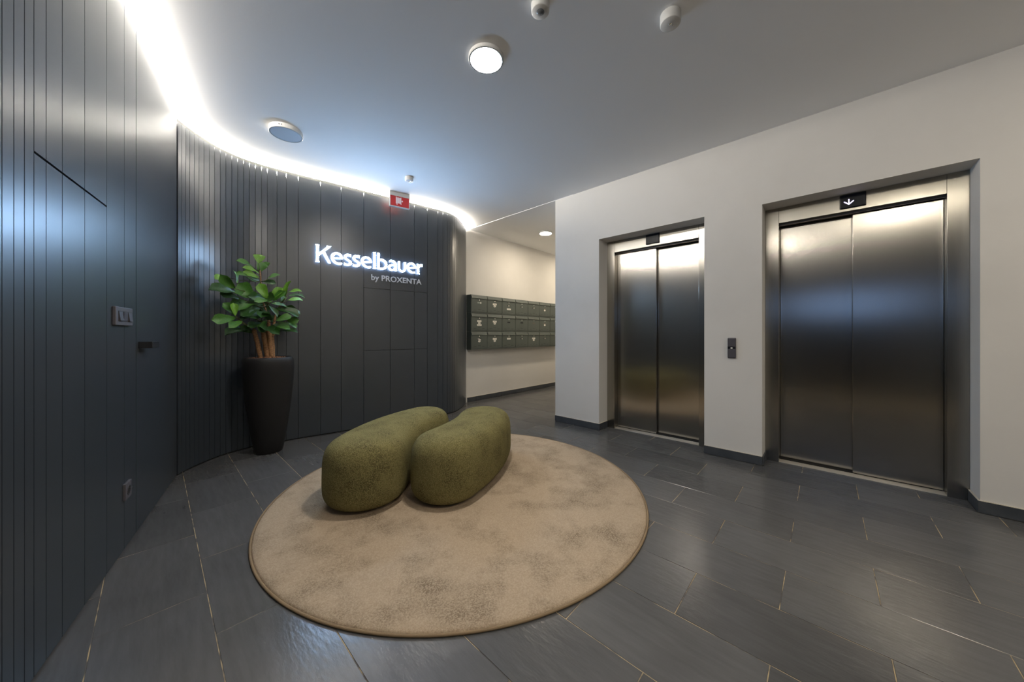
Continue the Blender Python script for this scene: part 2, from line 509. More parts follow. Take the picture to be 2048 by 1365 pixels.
# unseen window added beside the camera for bluish reflections in the elevator doors
win = tag(empty('added_window_1', (*left_wall(-0.41), 0)), 'added unseen narrow window with dark frame, for bluish reflections', kind='structure')
winv = win.matrix_basis.inverted()
fr = MB()
for s0, s1, z0, z1 in ((-1.12, -1.08, 1.35, 1.85), (0.26, 0.30, 1.35, 1.85), (-1.08, 0.26, 1.81, 1.85), (-1.08, 0.26, 1.35, 1.39),
                       (-0.43, -0.39, 1.39, 1.81)):
    q = MB().prism([left_wall(s0, 0.10), left_wall(s0, 0.03), left_wall(s1, 0.03), left_wall(s1, 0.10)], z0, z1); fr.add(q.v, q.f)
f_ = obj('window_frame', fr, 'window_frame'); f_.data.transform(winv); f_.parent = win
for s0, s1 in ((-1.08, -0.43), (-0.39, 0.26)):
    q = MB().prism([left_wall(s0, 0.07), left_wall(s0, 0.062), left_wall(s1, 0.062), left_wall(s1, 0.07)], 1.39, 1.81)
    p = obj('pane', q, 'glass'); p.data.transform(winv); p.parent = win

# ------------------------------------------------------------------ curved panelled wall
ZT = 2.704                      # top of the curved boards
LEN = CS[-1]
wall_back = tag(obj('wall_back', backing(curve_wall, 0.0, LEN, ZC), 'panel_backing'),
                'sweeping curved wall clad in dark vertical slats and boards', kind='structure')
CJ = [0.008, 0.048, 0.089, 0.128, 0.172, 0.216, 0.263, 0.312, 0.360, 0.410, 0.458, 0.507, 0.554, 0.601, 0.648, 0.695, 0.743,
      0.789, 0.867, 0.944, 1.047, 1.248, 1.448, 1.684, 1.985, 2.285, 2.460, 2.609, 2.683, 2.755, 2.798, 2.841, 2.893, 2.947,
      3.005, 3.06, 3.115, 3.17, 3.225, 3.28, 3.335, 3.39, 3.445, 3.50, LEN]
for a, b in zip(CJ, CJ[1:]):
    if 1.68 < a < 2.45:         # three boards cut by the access hatch
        for z0, z1 in ((Z0, 0.889), (0.893, 1.613), (1.617, ZT)):
            board(curve_wall, a, b, z0, z1, wall_back)
    else:
        board(curve_wall, a, b, Z0, ZT, wall_back)
tag(obj('trim_3', MB().strip(run(curve_wall, 0.004, LEN, 0.003), run(curve_wall, 0.004, LEN, 0.009), ZT + 0.0005, ZT + 0.021), 'band'),
    'slim light profile along the top of the curved boards', kind='structure')

# LED strip that washes the ceiling from behind the board tops
led = tag(empty('cove_light', (*curve_wall(0.0), 0)), 'continuous LED cove strip glowing above the dark panelled walls', 'LED strip')
linv = led.matrix_basis.inverted()
def led_part(name, mb, m):
    o = obj(name, mb, m); o.data.transform(linv); o.parent = led; return o
def ribbon(fn, s0, s1, off, z0, z1, step):
    pts = run(fn, s0, s1, off, step)
    v = []; f = []
    for x, y in pts: v += [(x, y, z0), (x, y, z1)]
    for i in range(len(pts) - 1): f.append((2 * i, 2 * i + 2, 2 * i + 3, 2 * i + 1))
    return MB().add(v, f)
led_part('light_strip', ribbon(curve_wall, 0.01, LEN - 0.02, 0.034, ZT - 0.008, ZT + 0.031, 0.09), 'cove_led')
led_part('light_strip', ribbon(left_wall, 0.35, 3.53, 0.034, ZL - 0.012, ZL + 0.012, 0.4), 'cove_led')
led_part('channel', MB().strip(run(curve_wall, 0.0, LEN, 0.036), run(curve_wall, 0.0, LEN, 0.044), ZT - 0.03, ZT + 0.032), 'aluminium')
led_part('channel', MB().strip(run(left_wall, 0.30, 3.55, 0.036), run(left_wall, 0.30, 3.55, 0.044), ZL - 0.03, ZL + 0.013), 'aluminium')

# ------------------------------------------------------------------ elevators
def elevator(y0, y1, front_is_far, label, arrow):
    """opening from y0 to y1; frame face at X = 3.60; two telescoping leaves"""
    yc = (y0 + y1) / 2
    e = tag(empty('elevator', (XA + 0.19, yc, 0)), label, 'elevator', 'elevators in the white wall')
    J = 0.092; w = (y1 - y0) / 2
    F0 = 0.0                                        # local X of the frame face
    def P(name, mb, m, parent=e, **k):
        return obj(name, mb, m, parent, **k)
    P('jamb', MB().box(F0, F0 + 0.13, w - J, w - 0.001, 0, ZO - 0.001), 'steel', bevel=0.001)
    P('jamb', MB().box(F0, F0 + 0.13, -w + 0.001, -w + J, 0, ZO - 0.001), 'steel', bevel=0.001)
    P('lintel', MB().box(F0, F0 + 0.045, -w + J + 0.001, w - J - 0.001, 2.016, ZO - 0.001), 'steel', bevel=0.001)
    P('head_track', MB().box(F0 + 0.046, F0 + 0.13, -w + J + 0.001, w - J - 0.001, 2.012, 2.06)
      .box(F0 + 0.050, F0 + 0.056, -w + J + 0.001, w - J - 0.001, 2.004, 2.012), 'aluminium_dark')
    ys = {True: 1.322 - yc, False: -0.156 - yc}[front_is_far]
    lo, hi = -w + J + 0.002, w - J - 0.002
    xf, xb = F0 + 0.078, F0 + 0.122
    th = 0.030
    if front_is_far:
        P('door_leaf', MB().box(xf, xf + th, ys, hi, 0.012, 2.003), 'steel_door', bevel=0.0015)
        P('door_leaf', MB().box(xb, xb + th, lo, ys + 0.03, 0.012, 2.003), 'steel_door', bevel=0.0015)
    else:
        P('door_leaf', MB().box(xf, xf + th, lo, ys, 0.012, 2.003), 'steel_door', bevel=0.0015)
        P('door_leaf', MB().box(xb, xb + th, ys - 0.03, hi, 0.012, 2.003), 'steel_door', bevel=0.0015)
    sill = P('sill', MB().box(F0 + 0.002, F0 + 0.16, -w + J, w - J, 0.0005, 0.0035), 'aluminium')
    for i in range(7):
        x = F0 + 0.006 + i * 0.0115
        P('sill_rib', MB().box(x, x + 0.0065, -w + J, w - J, 0.0035, 0.0055), 'aluminium', sill)
    P('sill_gap', MB().box(F0 + 0.085, F0 + 0.15, -w + J, w - J, 0.0036, 0.010), 'shaft')
    P('shaft_back', MB().box(F0 + 0.16, F0 + 0.17, -w + 0.001, w - 0.001, 0, ZO - 0.001), 'shaft')
    yd = {True: 1.330 - yc, False: -0.153 - yc}[front_is_far]
    d = P('display', MB().box(F0 - 0.014, F0, yd - 0.070, yd + 0.070, 2.036, 2.139), 'black_glass', bevel=0.006)
    if arrow:
        # three rounded strokes pointing down; local Y grows to the left in the picture
        a = MB(); xx = F0 - 0.0152
        def stroke(p, q, r=0.0030):
            p, q = Vector(p), Vector(q); t = (q - p).normalized(); n = Vector((-t.y, t.x)); pts = []
            for k in range(7):
                an = pi / 2 + pi * k / 6; pts.append(p + (t * cos(an) + n * sin(an)) * r)
            for k in range(7):
                an = -pi / 2 + pi * k / 6; pts.append(q + (t * cos(an) + n * sin(an)) * r)
            k = len(pts)
            a.add([(xx, c.x, c.y) for c in pts] + [(xx + 0.001, c.x, c.y) for c in pts],
                  [tuple(range(k)), tuple(range(2 * k - 1, k - 1, -1))] + [(i, k + i, k + (i + 1) % k, (i + 1) % k) for i in range(k)])
        c0 = (yd + 0.021, 2.062)
        stroke(c0, (c0[0], c0[1] + 0.036)); stroke(c0, (c0[0] + 0.024, c0[1] + 0.022)); stroke(c0, (c0[0] - 0.024, c0[1] + 0.022))
        P('arrow', a, 'arrow', d)['label'] = 'lit white down arrow'
    return e
elevator(OPEN[0][0], OPEN[0][1], True, 'brushed steel elevator beside the corridor, blank display above', False)
elevator(OPEN[1][0], OPEN[1][1], False, 'brushed steel elevator with a lit down arrow above its doors', True)

# call panel between the elevators
cp = tag(empty('call_panel', (XA, 0.587, 0.960)), 'slim dark elevator call panel on the white wall between the elevators', 'call panel')
obj('backplate', MB().box(-0.012, 0, -0.031, 0.031, -0.0875, 0.0875), 'dark_switch', cp, bevel=0.006)
obj('button_pad', MB().box(-0.018, -0.012, -0.028, 0.029, 0.012, 0.083), 'dark_switch_key', cp, bevel=0.004)
obj('button_pad', MB().box(-0.018, -0.012, -0.028, 0.029, -0.083, -0.010), 'dark_switch_key', cp, bevel=0.004)
obj('indicator_strip', MB().box(-0.0165, -0.012, -0.028, 0.029, -0.009, 0.011), 'black_glass', cp)
obj('indicator_light', MB().box(-0.0175, -0.0165, -0.007, 0.007, -0.002, 0.003), 'indicator', cp)

# ------------------------------------------------------------------ mailboxes, 3 rows of 7
MBX0, MBW = 3.362, 0.3405
MBF = 4.022                      # front plane
MBZ = [(1.412, 1.700), (1.124, 1.412), (0.836, 1.124)]
# what each box shows: list of (kind, dx, dz)
STK = {(0, 0): ['slot_l'], (0, 1): ['plate', 'disc'], (0, 2): ['spot', 'plate_low'], (0, 3): ['spot_r'], (0, 4): ['spot_r'], (0, 5): ['tag', 'disc'],
       (1, 0): ['plate', 'disc', 'plate_low'], (1, 1): ['plate', 'disc'], (1, 2): ['dark'], (1, 3): ['dark'], (1, 4): ['tag'], (1, 5): ['tag', 'disc'],
       (2, 0): ['wave', 'disc'], (2, 1): ['plate', 'disc'], (2, 2): ['plate'], (2, 3): ['spot_r'], (2, 4): ['plate', 'disc'], (2, 5): ['spot_r']}
ROWN = ['top row', 'middle row', 'bottom row']
COLN = ['first from the curved wall', 'second from the curved wall', 'third from the curved wall', 'fourth from the curved wall',
        'third before the white wall corner', 'second before the white wall corner', 'half hidden by the white wall corner']
def share(name, mb, m):
    me = mb.mesh(name); me.materials.append(MATS[m]); return me
HW, HH = MBW / 2, 0.144
dm = MBF - YM                    # local Y runs to the wall, 0 = front plane
m_body = share('body', MB().box(-HW + .001, HW - .001, 0.004, -dm, -HH + .001, HH - .001), 'mailbox')
m_back = share('frame', MB().box(-HW + .001, -HW + .007, -0.002, 0.004, -HH + .001, HH - .001).box(HW - .007, HW - .001, -0.002, 0.004, -HH + .001, HH - .001)
               .box(-HW + .007, HW - .007, -0.002, 0.004, -HH + .001, -HH + .012), 'mailbox')
m_door = share('door', MB().box(-HW + .010, HW - .010, -0.004, 0.003, -HH + .020, 0.088), 'mailbox')
m_flap = share('flap', MB().add([(-HW + .010, 0.003, 0.138), (HW - .010, 0.003, 0.138), (-HW + .010, -0.002, 0.138), (HW - .010, -0.002, 0.138),
                                 (-HW + .010, 0.003, 0.094), (HW - .010, 0.003, 0.094), (-HW + .010, -0.014, 0.094), (HW - .010, -0.014, 0.094)],
                                [(0, 1, 3, 2), (4, 6, 7, 5), (2, 3, 7, 6), (0, 2, 6, 4), (1, 5, 7, 3), (0, 4, 5, 1)]), 'mailbox')
m_lip = share('flap_lip', MB().box(-HW + .010, HW - .010, -0.0155, -0.010, 0.0915, 0.0955), 'mailbox_edge')
m_lock = share('lock', MB().add([(0.011 * cos(2 * pi * k / 12), -0.004, 0.066 + 0.011 * sin(2 * pi * k / 12)) for k in range(12)] +
                                [(0.009 * cos(2 * pi * k / 12), -0.010, 0.066 + 0.009 * sin(2 * pi * k / 12)) for k in range(12)],
                                [tuple(range(12, 24))] + [(k, (k + 1) % 12, 12 + (k + 1) % 12, 12 + k) for k in range(12)]), 'chrome')
m_vent = share('vent_slot', MB().box(-0.026, 0.026, -0.0046, -0.004, -0.002, 0.002), 'mailbox_dark')
def disc_mb(cx, cz, rx, rz, y0, y1, n=20):
    return MB().add([(cx + rx * cos(2 * pi * k / n), y, cz + rz * sin(2 * pi * k / n)) for y in (y0, y1) for k in range(n)],
                    [tuple(range(n)), tuple(range(2 * n - 1, n - 1, -1))] + [(k, n + k, n + (k + 1) % n, (k + 1) % n) for k in range(n)])
YS = -0.0052
def sticker_parts(kind):
    if kind == 'plate': return [('name_plate', MB().box(-0.044, 0.044, YS, -0.004, 0.006, 0.034), 'paper'),
                                ('lettering', MB().box(-0.032, 0.026, YS - .0003, YS, 0.018, 0.022), 'plate_window')]
    if kind == 'plate_low': return [('name_plate', MB().box(-0.048, 0.048, YS, -0.004, -0.056, -0.030), 'paper'),
                                    ('lettering', MB().box(-0.034, 0.030, YS - .0003, YS, -0.045, -0.041), 'plate_window')]
    if kind == 'disc': return [('sticker', disc_mb(0, -0.012, 0.026, 0.017, -0.004, YS), 'paper'),
                               ('sticker_print', disc_mb(0, -0.012, 0.010, 0.005, YS, YS - .0003, 12), 'plate_window')]
    if kind == 'spot': return [('name_window', MB().box(-0.030, 0.030, YS, -0.004, 0.006, 0.026), 'black_glass'),
                               ('sticker', MB().box(-0.010, 0.012, YS - .0004, YS, 0.006, 0.026), 'paper')]
    if kind == 'spot_r': return [('name_window', MB().box(-0.030, 0.030, YS, -0.004, 0.006, 0.026), 'black_glass'),
                                 ('sticker', disc_mb(0.008, 0.016, 0.012, 0.010, YS, YS - .0004, 12), 'paper')]
    if kind == 'dark': return [('name_window', MB().box(-0.034, 0.034, YS, -0.004, 0.006, 0.028), 'black_glass')]
    if kind == 'tag': return [('name_window', MB().box(-0.036, 0.036, YS, -0.004, 0.004, 0.030), 'plate_window')]
    if kind == 'slot_l': return [('name_window', MB().box(-0.044, 0.040, YS, -0.004, 0.008, 0.036), 'plate_window'),
                                 ('name_plate', MB().box(-0.040, 0.018, YS - .0004, YS, 0.012, 0.032), 'mailbox_edge'),
                                 ('sticker', MB().box(0.020, 0.040, YS - .0006, YS, 0.010, 0.034), 'paper')]
    if kind == 'wave': return [('name_window', MB().box(-0.040, 0.040, YS, -0.004, 0.004, 0.030), 'black_glass'),
                               ('sticker', MB().add([(x, y, z) for y in (YS - .0005, YS) for x, z in ((-.038, .026), (-.006, .030), (.036, .014), (.034, .004), (.004, .010), (-.034, .018))],
                                [tuple(range(6)), tuple(range(11, 5, -1))] + [(k, 6 + k, 6 + (k + 1) % 6, (k + 1) % 6) for k in range(6)]), 'paper')]
stick_cache = {}
for r in range(3):
    for c in range(7):
        b = empty('mailbox', (MBX0 + (c + 0.5) * MBW, MBF, sum(MBZ[r]) / 2))
        tag(b, 'dark grey-green steel mailbox, %s, %s' % (ROWN[r], COLN[c]), 'mailbox', 'mailboxes on the corridor wall')
        link('body', m_body, None, b); link('frame', m_back, None, b)
        d = link('door', m_door, None, b)
        fl = link('flap', m_flap, None, b); link('flap_lip', m_lip, None, fl)
        link('lock', m_lock, None, d)
        for x, z in ((-0.088, -0.098), (0.0, -0.084), (0.088, -0.098)):
            v = link('vent_slot', m_vent, None, d); v.location = (x, 0, z)
        for kind in STK.get((r, c), []):
            if kind not in stick_cache:
                stick_cache[kind] = [(n, share(n, mb, m)) for n, mb, m in sticker_parts(kind)]
            for n, me in stick_cache[kind]:
                link(n, me, None, d)

# ------------------------------------------------------------------ round ceiling lamps
def ceiling_lamp(x, y, z, m, label, r=0.106, hgt=0.022):
    e = tag(empty('ceiling_light', (x, y, z)), label, 'ceiling light', 'round ceiling lights')
    obj('housing', MB().lathe([(r - 0.012, 0), (r, -0.001), (r, -hgt + 0.003), (r - 0.003, -hgt), (r - 0.012, -hgt), (r - 0.012, -hgt + 0.004), (0, -hgt + 0.004)], 40), 'lamp_housing', e, smooth=False)
    d = obj('diffuser', MB().lathe([(0, -hgt + 0.001), (r - 0.0125, -hgt + 0.001), (r - 0.0125, -hgt + 0.0035), (0, -hgt + 0.0035)], 40), m, e)
    return e
ceiling_lamp(1.362, 1.487, ZC, 'lamp_on', 'bright round ceiling light glowing over the rug')
off = ceiling_lamp(0.735, 3.215, ZC, 'opal_off', 'unlit round ceiling light near the curved wall above the plant', r=0.118, hgt=0.036)
for k in range(2):
    obj('screw', disc_mb(0, 0, 0.004, 0.004, 0, -0.003, 8), 'lens_dark', off).location = (-0.070 + 0.014 * k, -0.096 - 0.008 * k, -0.018)
ceiling_lamp(4.362, 3.330, ZM, 'lamp_corridor', 'small glowing ceiling light in the mailbox corridor')
ceiling_lamp(5.90, 3.330, ZM, 'lamp_corridor', 'added unseen ceiling light deep in the mailbox corridor, evens its light')  # added lamp, hidden past the corner, evens out the corridor light
ceiling_lamp(0.55, -0.75, ZC, 'added_lamp_warm', 'added unseen round ceiling light close behind the camera, for warm light')  # added lamp, out of view, gives warm light from behind the camera
ceiling_lamp(2.10, -1.90, ZC, 'added_lamp_warm', 'added unseen round ceiling light behind the camera near the white wall')  # second added lamp, out of view, warms the right-hand wall

# small detectors
def puck(name, x, y, r, hgt, label, cat, lens, lens_r, lens_mat='lens_dark', taper=0.96):
    e = tag(empty(name, (x, y, ZC)), label, cat)
    me = MB().lathe([(r, 0), (r, -hgt * 0.25), (r * taper, -hgt + 0.003), (r * taper - 0.003, -hgt), (0, -hgt)], 32).mesh('housing')
    auto_smooth(me, 50); link('housing', me, 'white_plastic', e)
    obj('lens', MB().lathe([(lens_r, -hgt + 0.001), (lens_r * 0.8, -hgt - lens * 0.7), (0, -hgt - lens)], 20), lens_mat, e, smooth=True)
    return e
puck('motion_sensor', 1.330, 1.048, 0.047, 0.040, 'white motion sensor with a dark lens at the ceiling edge', 'sensor', 0.006, 0.021)
p2 = puck('emergency_light', 1.836, 0.588, 0.050, 0.050, 'white cylindrical emergency light on the ceiling right of the sensor', 'emergency light', 0.003, 0.008, 'chrome', 0.99)
obj('led', MB().lathe([(0.004, -0.051), (0, -0.054)], 10, (0.014, -0.008, 0)), 'chrome', p2)
p3 = puck('emergency_light', 1.848, 3.225, 0.041, 0.040, 'small round emergency light on the ceiling above the red sign', 'emergency light', 0.002, 0.007, 'lens_dark', 0.99)
obj('led', MB().lathe([(0.005, -0.041), (0, -0.043)], 10, (0.008, -0.012, 0)), 'tiny_led', p3)

# ------------------------------------------------------------------ red fire hose sign hanging from the ceiling
fa = math.atan2(-0.05, 0.224)
fs = tag(empty('fire_hose_sign', (1.976, 3.668, ZC), fa), 'red fire hose sign in a white frame hanging from the ceiling', 'sign')
W, H, D = 0.115, 0.172, 0.016    # half width, height, half depth; local -Y faces the room
obj('housing', MB().box(-W, W, -D, D, -0.046, 0), 'white_plastic', fs, bevel=0.002)
obj('frame', MB().box(-W, -W + 0.007, -D, D, -H, -0.046).box(W - 0.007, W, -D, D, -H, -0.046).box(-W + 0.007, W - 0.007, -D, D, -H, -H + 0.008), 'white_plastic', fs, bevel=0.001)
pn = obj('red_panel', MB().box(-W + 0.007, W - 0.007, -D + 0.004, D - 0.004, -H + 0.008, -0.046), 'red_panel', fs)
yp = -D + 0.0032
obj('hose_reel', MB().box(-0.045, -0.037, yp, -D + .004, -0.134, -0.053).box(0.010, 0.018, yp, -D + .004, -0.138, -0.053).box(-0.037, 0.010, yp, -D + .004, -0.128, -0.059), 'pictogram', pn)
for k in range(4):
    obj('hose_turn', MB().box(-0.030 + k * 0.0105, -0.028 + k * 0.0105, yp - .0004, yp, -0.126, -0.061), 'pictogram_line', pn)
obj('hose_end', MB().box(-0.036, -0.028, yp, -D + .004, -0.148, -0.128), 'pictogram', pn)
obj('valve', MB().box(0.018, 0.024, yp, -D + .004, -0.098, -0.094), 'pictogram', pn)
obj('valve_wheel', disc_mb(0.030, -0.096, 0.007, 0.010, yp, -D + .004, 12), 'pictogram', pn)

# ------------------------------------------------------------------ illuminated lettering on the curved wall's flat part
AC = 0.1456
NC = Vector((sin(AC), cos(AC))); TCv = Vector((cos(AC), -sin(AC))); DC = 4.066
def sign_matrix(off):
    """local x along the wall, local y up, local z out into the room"""
    m = Matrix(((TCv.x, 0, -NC.x, NC.x * (DC - off)), (TCv.y, 0, -NC.y, NC.y * (DC - off)), (0, 1, 0, 0), (0, 0, 0, 1)))
    return m
GLY = {"K": [[[0.0005, 0.1844, 1], [0.0472, 0.183, 1], [0.0388, 0.1708, 1], [0.0377, 0.0987, 1], [0.1091, 0.1698, 1], [0.1069, 0.1836, 1], [0.1588, 0.1826, 1], [0.0936, 0.1173, 1], [0.1531, -0.0025, 1], [0.1236, -0.0039, 1], [0.071, 0.0935, 1], [0.0377, 0.0622, 1], [0.0377, 0.0188, 1], [0.0469, -0.0047, 1], [0.0, -0.0054, 1], [0.0093, 0.0149, 1], [0.0099, 0.1691, 1]]], "e": [[[0.1215, 0.059, 1], [0.0332, 0.0476, 1], [0.0432, 0.0321, 0], [0.0633, 0.0199, 0], [0.0835, 0.0185, 0], [0.1112, 0.0238, 1], [0.1112, -0.0026, 1], [0.0864, -0.0078, 0], [0.0546, -0.0045, 0], [0.0261, 0.0108, 0], [0.0076, 0.0352, 0], [0.0, 0.0657, 0], [0.0048, 0.0948, 0], [0.0232, 0.1166, 0], [0.0546, 0.1277, 0], [0.0864, 0.123, 0], [0.1097, 0.104, 0], [0.1209, 0.0766, 0]], [[0.0295, 0.0684, 1], [0.0332, 0.0816, 0], [0.0446, 0.095, 0], [0.0604, 0.1015, 0], [0.0777, 0.0977, 0], [0.0879, 0.0879, 0], [0.0922, 0.0764, 1]]], "s": [[[0.0794, 0.1266, 1], [0.0763, 0.0918, 1], [0.0694, 0.0947, 0], [0.0529, 0.0988, 0], [0.0364, 0.0958, 0], [0.0313, 0.087, 0], [0.0364, 0.0747, 0], [0.0529, 0.0656, 0], [0.0739, 0.0522, 0], [0.0854, 0.0325, 0], [0.08, 0.0105, 0], [0.0619, -0.0032, 0], [0.0349, -0.0083, 0], [0.0023, -0.0044, 1], [0.0023, 0.0279, 1], [0.0141, 0.0214, 0], [0.0349, 0.0193, 0], [0.0514, 0.0247, 0], [0.0529, 0.0347, 0], [0.0439, 0.0433, 0], [0.023, 0.055, 0], [0.0053, 0.0703, 0], [0.0, 0.0873, 0], [0.0053, 0.1091, 0], [0.0201, 0.1219, 0], [0.0439, 0.1278, 0]]], "l": [[[0.0, 0.1875, 1], [0.0373, 0.1932, 1], [0.038, 0.0121, 1], [0.0426, -0.0047, 1], [0.0, -0.0048, 1], [0.0078, 0.0083, 1], [0.0099, 0.1761, 1]]], "b": [[[0.0011, 0.1911, 1], [0.0306, 0.1889, 1], [0.0314, 0.1201, 1], [0.0634, 0.1246, 0], [0.0928, 0.11, 0], [0.1151, 0.0828, 0], [0.1188, 0.0569, 0], [0.1095, 0.0255, 0], [0.0855, 0.0, 0], [0.0525, -0.0077, 0], [0.0234, -0.0075, 0], [0.0, -0.0047, 1]], [[0.0306, 0.094, 1], [0.0525, 0.0951, 0], [0.0744, 0.0849, 0], [0.0884, 0.0642, 0], [0.0873, 0.0416, 0], [0.0744, 0.0249, 0], [0.0525, 0.0177, 0], [0.0306, 0.0202, 1]]], "a": [[[0.0168, 0.1223, 1], [0.0394, 0.1273, 0], [0.0698, 0.1239, 0], [0.0928, 0.106, 0], [0.1043, 0.0768, 0], [0.1043, 0.0134, 1], [0.1113, -0.0031, 1], [0.0782, -0.0058, 1], [0.0755, 0.0042, 1], [0.047, -0.0057, 0], [0.0206, -0.0004, 0], [0.0037, 0.0184, 0], [0.0, 0.0387, 0], [0.0094, 0.0607, 0], [0.0319, 0.0731, 0], [0.0546, 0.0772, 0], [0.0755, 0.078, 1], [0.0679, 0.0912, 0], [0.0508, 0.0977, 0], [0.0338, 0.0981, 0], [0.0168, 0.0931, 1]], [[0.0755, 0.0539, 1], [0.0546, 0.0524, 0], [0.0357, 0.0451, 0], [0.0293, 0.0329, 0], [0.0357, 0.0204, 0], [0.0508, 0.0165, 0], [0.0736, 0.0258, 1]]], "u": [[[0.0, 0.1217, 1], [0.0311, 0.1232, 1], [0.0304, 0.0457, 0], [0.0351, 0.025, 0], [0.0507, 0.016, 0], [0.0665, 0.021, 0], [0.0744, 0.0395, 0], [0.0716, 0.1217, 1], [0.1035, 0.1232, 1], [0.1035, 0.043, 0], [0.0943, 0.0107, 0], [0.0645, -0.0076, 0], [0.0331, -0.0042, 0], [0.0078, 0.0159, 0], [0.0008, 0.044, 0]]], "r": [[[0.0009, 0.121, 1], [0.0355, 0.1216, 1], [0.0355, 0.1075, 1], [0.0545, 0.1236, 0], [0.0808, 0.1247, 1], [0.082, 0.0873, 1], [0.0587, 0.0912, 0], [0.0427, 0.0783, 0], [0.0397, 0.0599, 1], [0.041, 0.0079, 1], [0.0473, -0.0083, 1], [0.0, -0.0079, 1], [0.0084, 0.0042, 1], [0.0104, 0.1043, 1]]]}
sg = tag(empty('illuminated_sign', (*(NC * DC + TCv * 1.16), 1.845)), 'glowing white Kesselbauer by PROXENTA lettering on the dark curved wall', 'sign')
sginv = sg.matrix_basis.inverted()
def glyph_mesh(loops, name, ext):
    cu = bpy.data.curves.new(name, 'CURVE'); cu.dimensions = '2D'; cu.fill_mode = 'BOTH'; cu.extrude = ext; cu.resolution_u = 5; cu.offset = -0.0028
    for lp in loops:
        sp = cu.splines.new('BEZIER'); sp.bezier_points.add(len(lp) - 1); sp.use_cyclic_u = True
        for bpnt, (x, y, c) in zip(sp.bezier_points, lp):
            bpnt.co = (x, y, 0)
            t = 'VECTOR' if c else 'AUTO'
            bpnt.handle_left_type = t; bpnt.handle_right_type = t
    to = bpy.data.objects.new(name, cu); COL.objects.link(to)
    bpy.context.view_layer.update()
    me = bpy.data.meshes.new_from_object(to.evaluated_get(bpy.context.evaluated_depsgraph_get()))
    bpy.data.objects.remove(to); me.name = name
    return me
def face_and_side(me):
    me.materials.clear(); me.materials.append(MATS['sign_face']); me.materials.append(MATS['sign_side'])
    for p in me.polygons:
        p.material_index = 0 if p.normal.z > 0.7 else 1
        p.use_smooth = False
gm = {k: glyph_mesh(v, 'letter', 0.005) for k, v in GLY.items()}
for me in gm.values(): face_and_side(me)
for ch, u in (('K', 0.571), ('e', 0.7193), ('s', 0.8473), ('s', 0.9363), ('e', 1.0250), ('l', 1.1525), ('b', 1.2041), ('a', 1.3285),
              ('u', 1.4463), ('e', 1.5577), ('r', 1.6809)):
    o = link('letter', gm[ch], None, sg)
    o.matrix_local = sginv @ sign_matrix(0.024) @ Matrix.Translation((u, 1.845, 0))
# second line
def text_mesh(body):
    cu = bpy.data.curves.new('txt', 'FONT'); cu.body = body; cu.size = 0.1; cu.extrude = 0.0; cu.offset = 0.0016; cu.extrude = 0.05; cu.resolution_u = 3
    to = bpy.data.objects.new('txt', cu); COL.objects.link(to); bpy.context.view_layer.update()
    me = bpy.data.meshes.new_from_object(to.evaluated_get(bpy.context.evaluated_depsgraph_get()))
    bpy.data.objects.remove(to)
    return me
line = 'by PROXENTA'
ext = lambda me, a: (min(v.co[a] for v in me.vertices), max(v.co[a] for v in me.vertices))
full = text_mesh(line); fx0, fx1 = ext(full, 0)
capP = text_mesh('P'); cap = ext(capP, 1)[1]
kx = (1.7584 - 1.1445) / (fx1 - fx0); ky = 0.0645 / cap
for i, ch in enumerate(line):
    if ch == ' ': continue
    me = text_mesh(ch)
    dx = ext(text_mesh(line[:i + 1]), 0)[1] - ext(me, 0)[1]
    for v in me.vertices:
        v.co = ((v.co.x + dx - fx0) * kx, v.co.y * ky, v.co.z * 0.06)
    me.materials.clear(); me.materials.append(MATS['letter_grey'])
    o = link('small_letter', me, None, sg)
    o.matrix_local = sginv @ sign_matrix(0.0035) @ Matrix.Translation((1.1445, 1.7125, 0))

# ------------------------------------------------------------------ switches and socket on the straight panelled wall
def wall_frame(name, s, z, label, cat):
    e = empty(name, (*left_wall(s), z), -AL)         # local Y along the wall, local X out into the room
    return tag(e, label, cat)
sw = wall_frame('light_switch', 2.427, 1.166, 'dark triple rocker light switch plate on the panelled wall beside the door', 'light switch')
obj('plate', MB().box(0, 0.013, -0.110, 0.110, -0.044, 0.044), 'dark_switch', sw, bevel=0.003)
for k, tilt in ((-1, 1), (0, -1), (1, 1)):
    y = k * 0.062 + 0.006
    obj('switch_well', MB().box(0.0125, 0.0136, y - 0.0255, y + 0.0255, -0.024, 0.024), 'black_plastic', sw)
    a, b = (0.014, 0.020) if tilt > 0 else (0.0155, 0.0145)
    obj('rocker', MB().add([(0.0136, y - .0225, -.022), (0.0136, y + .0225, -.022), (0.0136, y + .0225, .022), (0.0136, y - .0225, .022),
                            (b, y - .0225, -.022), (b, y + .0225, -.022), (a, y + .0225, .022), (a, y - .0225, .022)],
                           [(3, 2, 1, 0), (4, 5, 6, 7), (0, 1, 5, 4), (1, 2, 6, 5), (2, 3, 7, 6), (3, 0, 4, 7)]), 'dark_switch_key', sw)
so = wall_frame('wall_socket', 2.490, 0.296, 'single dark wall socket low on the panelled wall', 'socket')
obj('plate', MB().box(0, 0.011, -0.041, 0.041, -0.041, 0.041), 'dark_switch', so, bevel=0.002)
def ring_x(r0, r1, x0, x1, n=24):
    v = []; f = []
    for (r, x) in ((r1, x0), (r1, x1), (r0, x1), (r0, x0)):
        v += [(x, r * cos(2 * pi * k / n), r * sin(2 * pi * k / n)) for k in range(n)]
    for q in range(3):
        f += [(q * n + k, q * n + (k + 1) % n, (q + 1) * n + (k + 1) % n, (q + 1) * n + k) for k in range(n)]
    return MB().add(v, f)
obj('socket_rim', ring_x(0.020, 0.024, 0.0105, 0.013), 'dark_switch_key', so)
obj('socket_well', ring_x(0.0, 0.020, 0.0105, 0.0114), 'black_plastic', so)
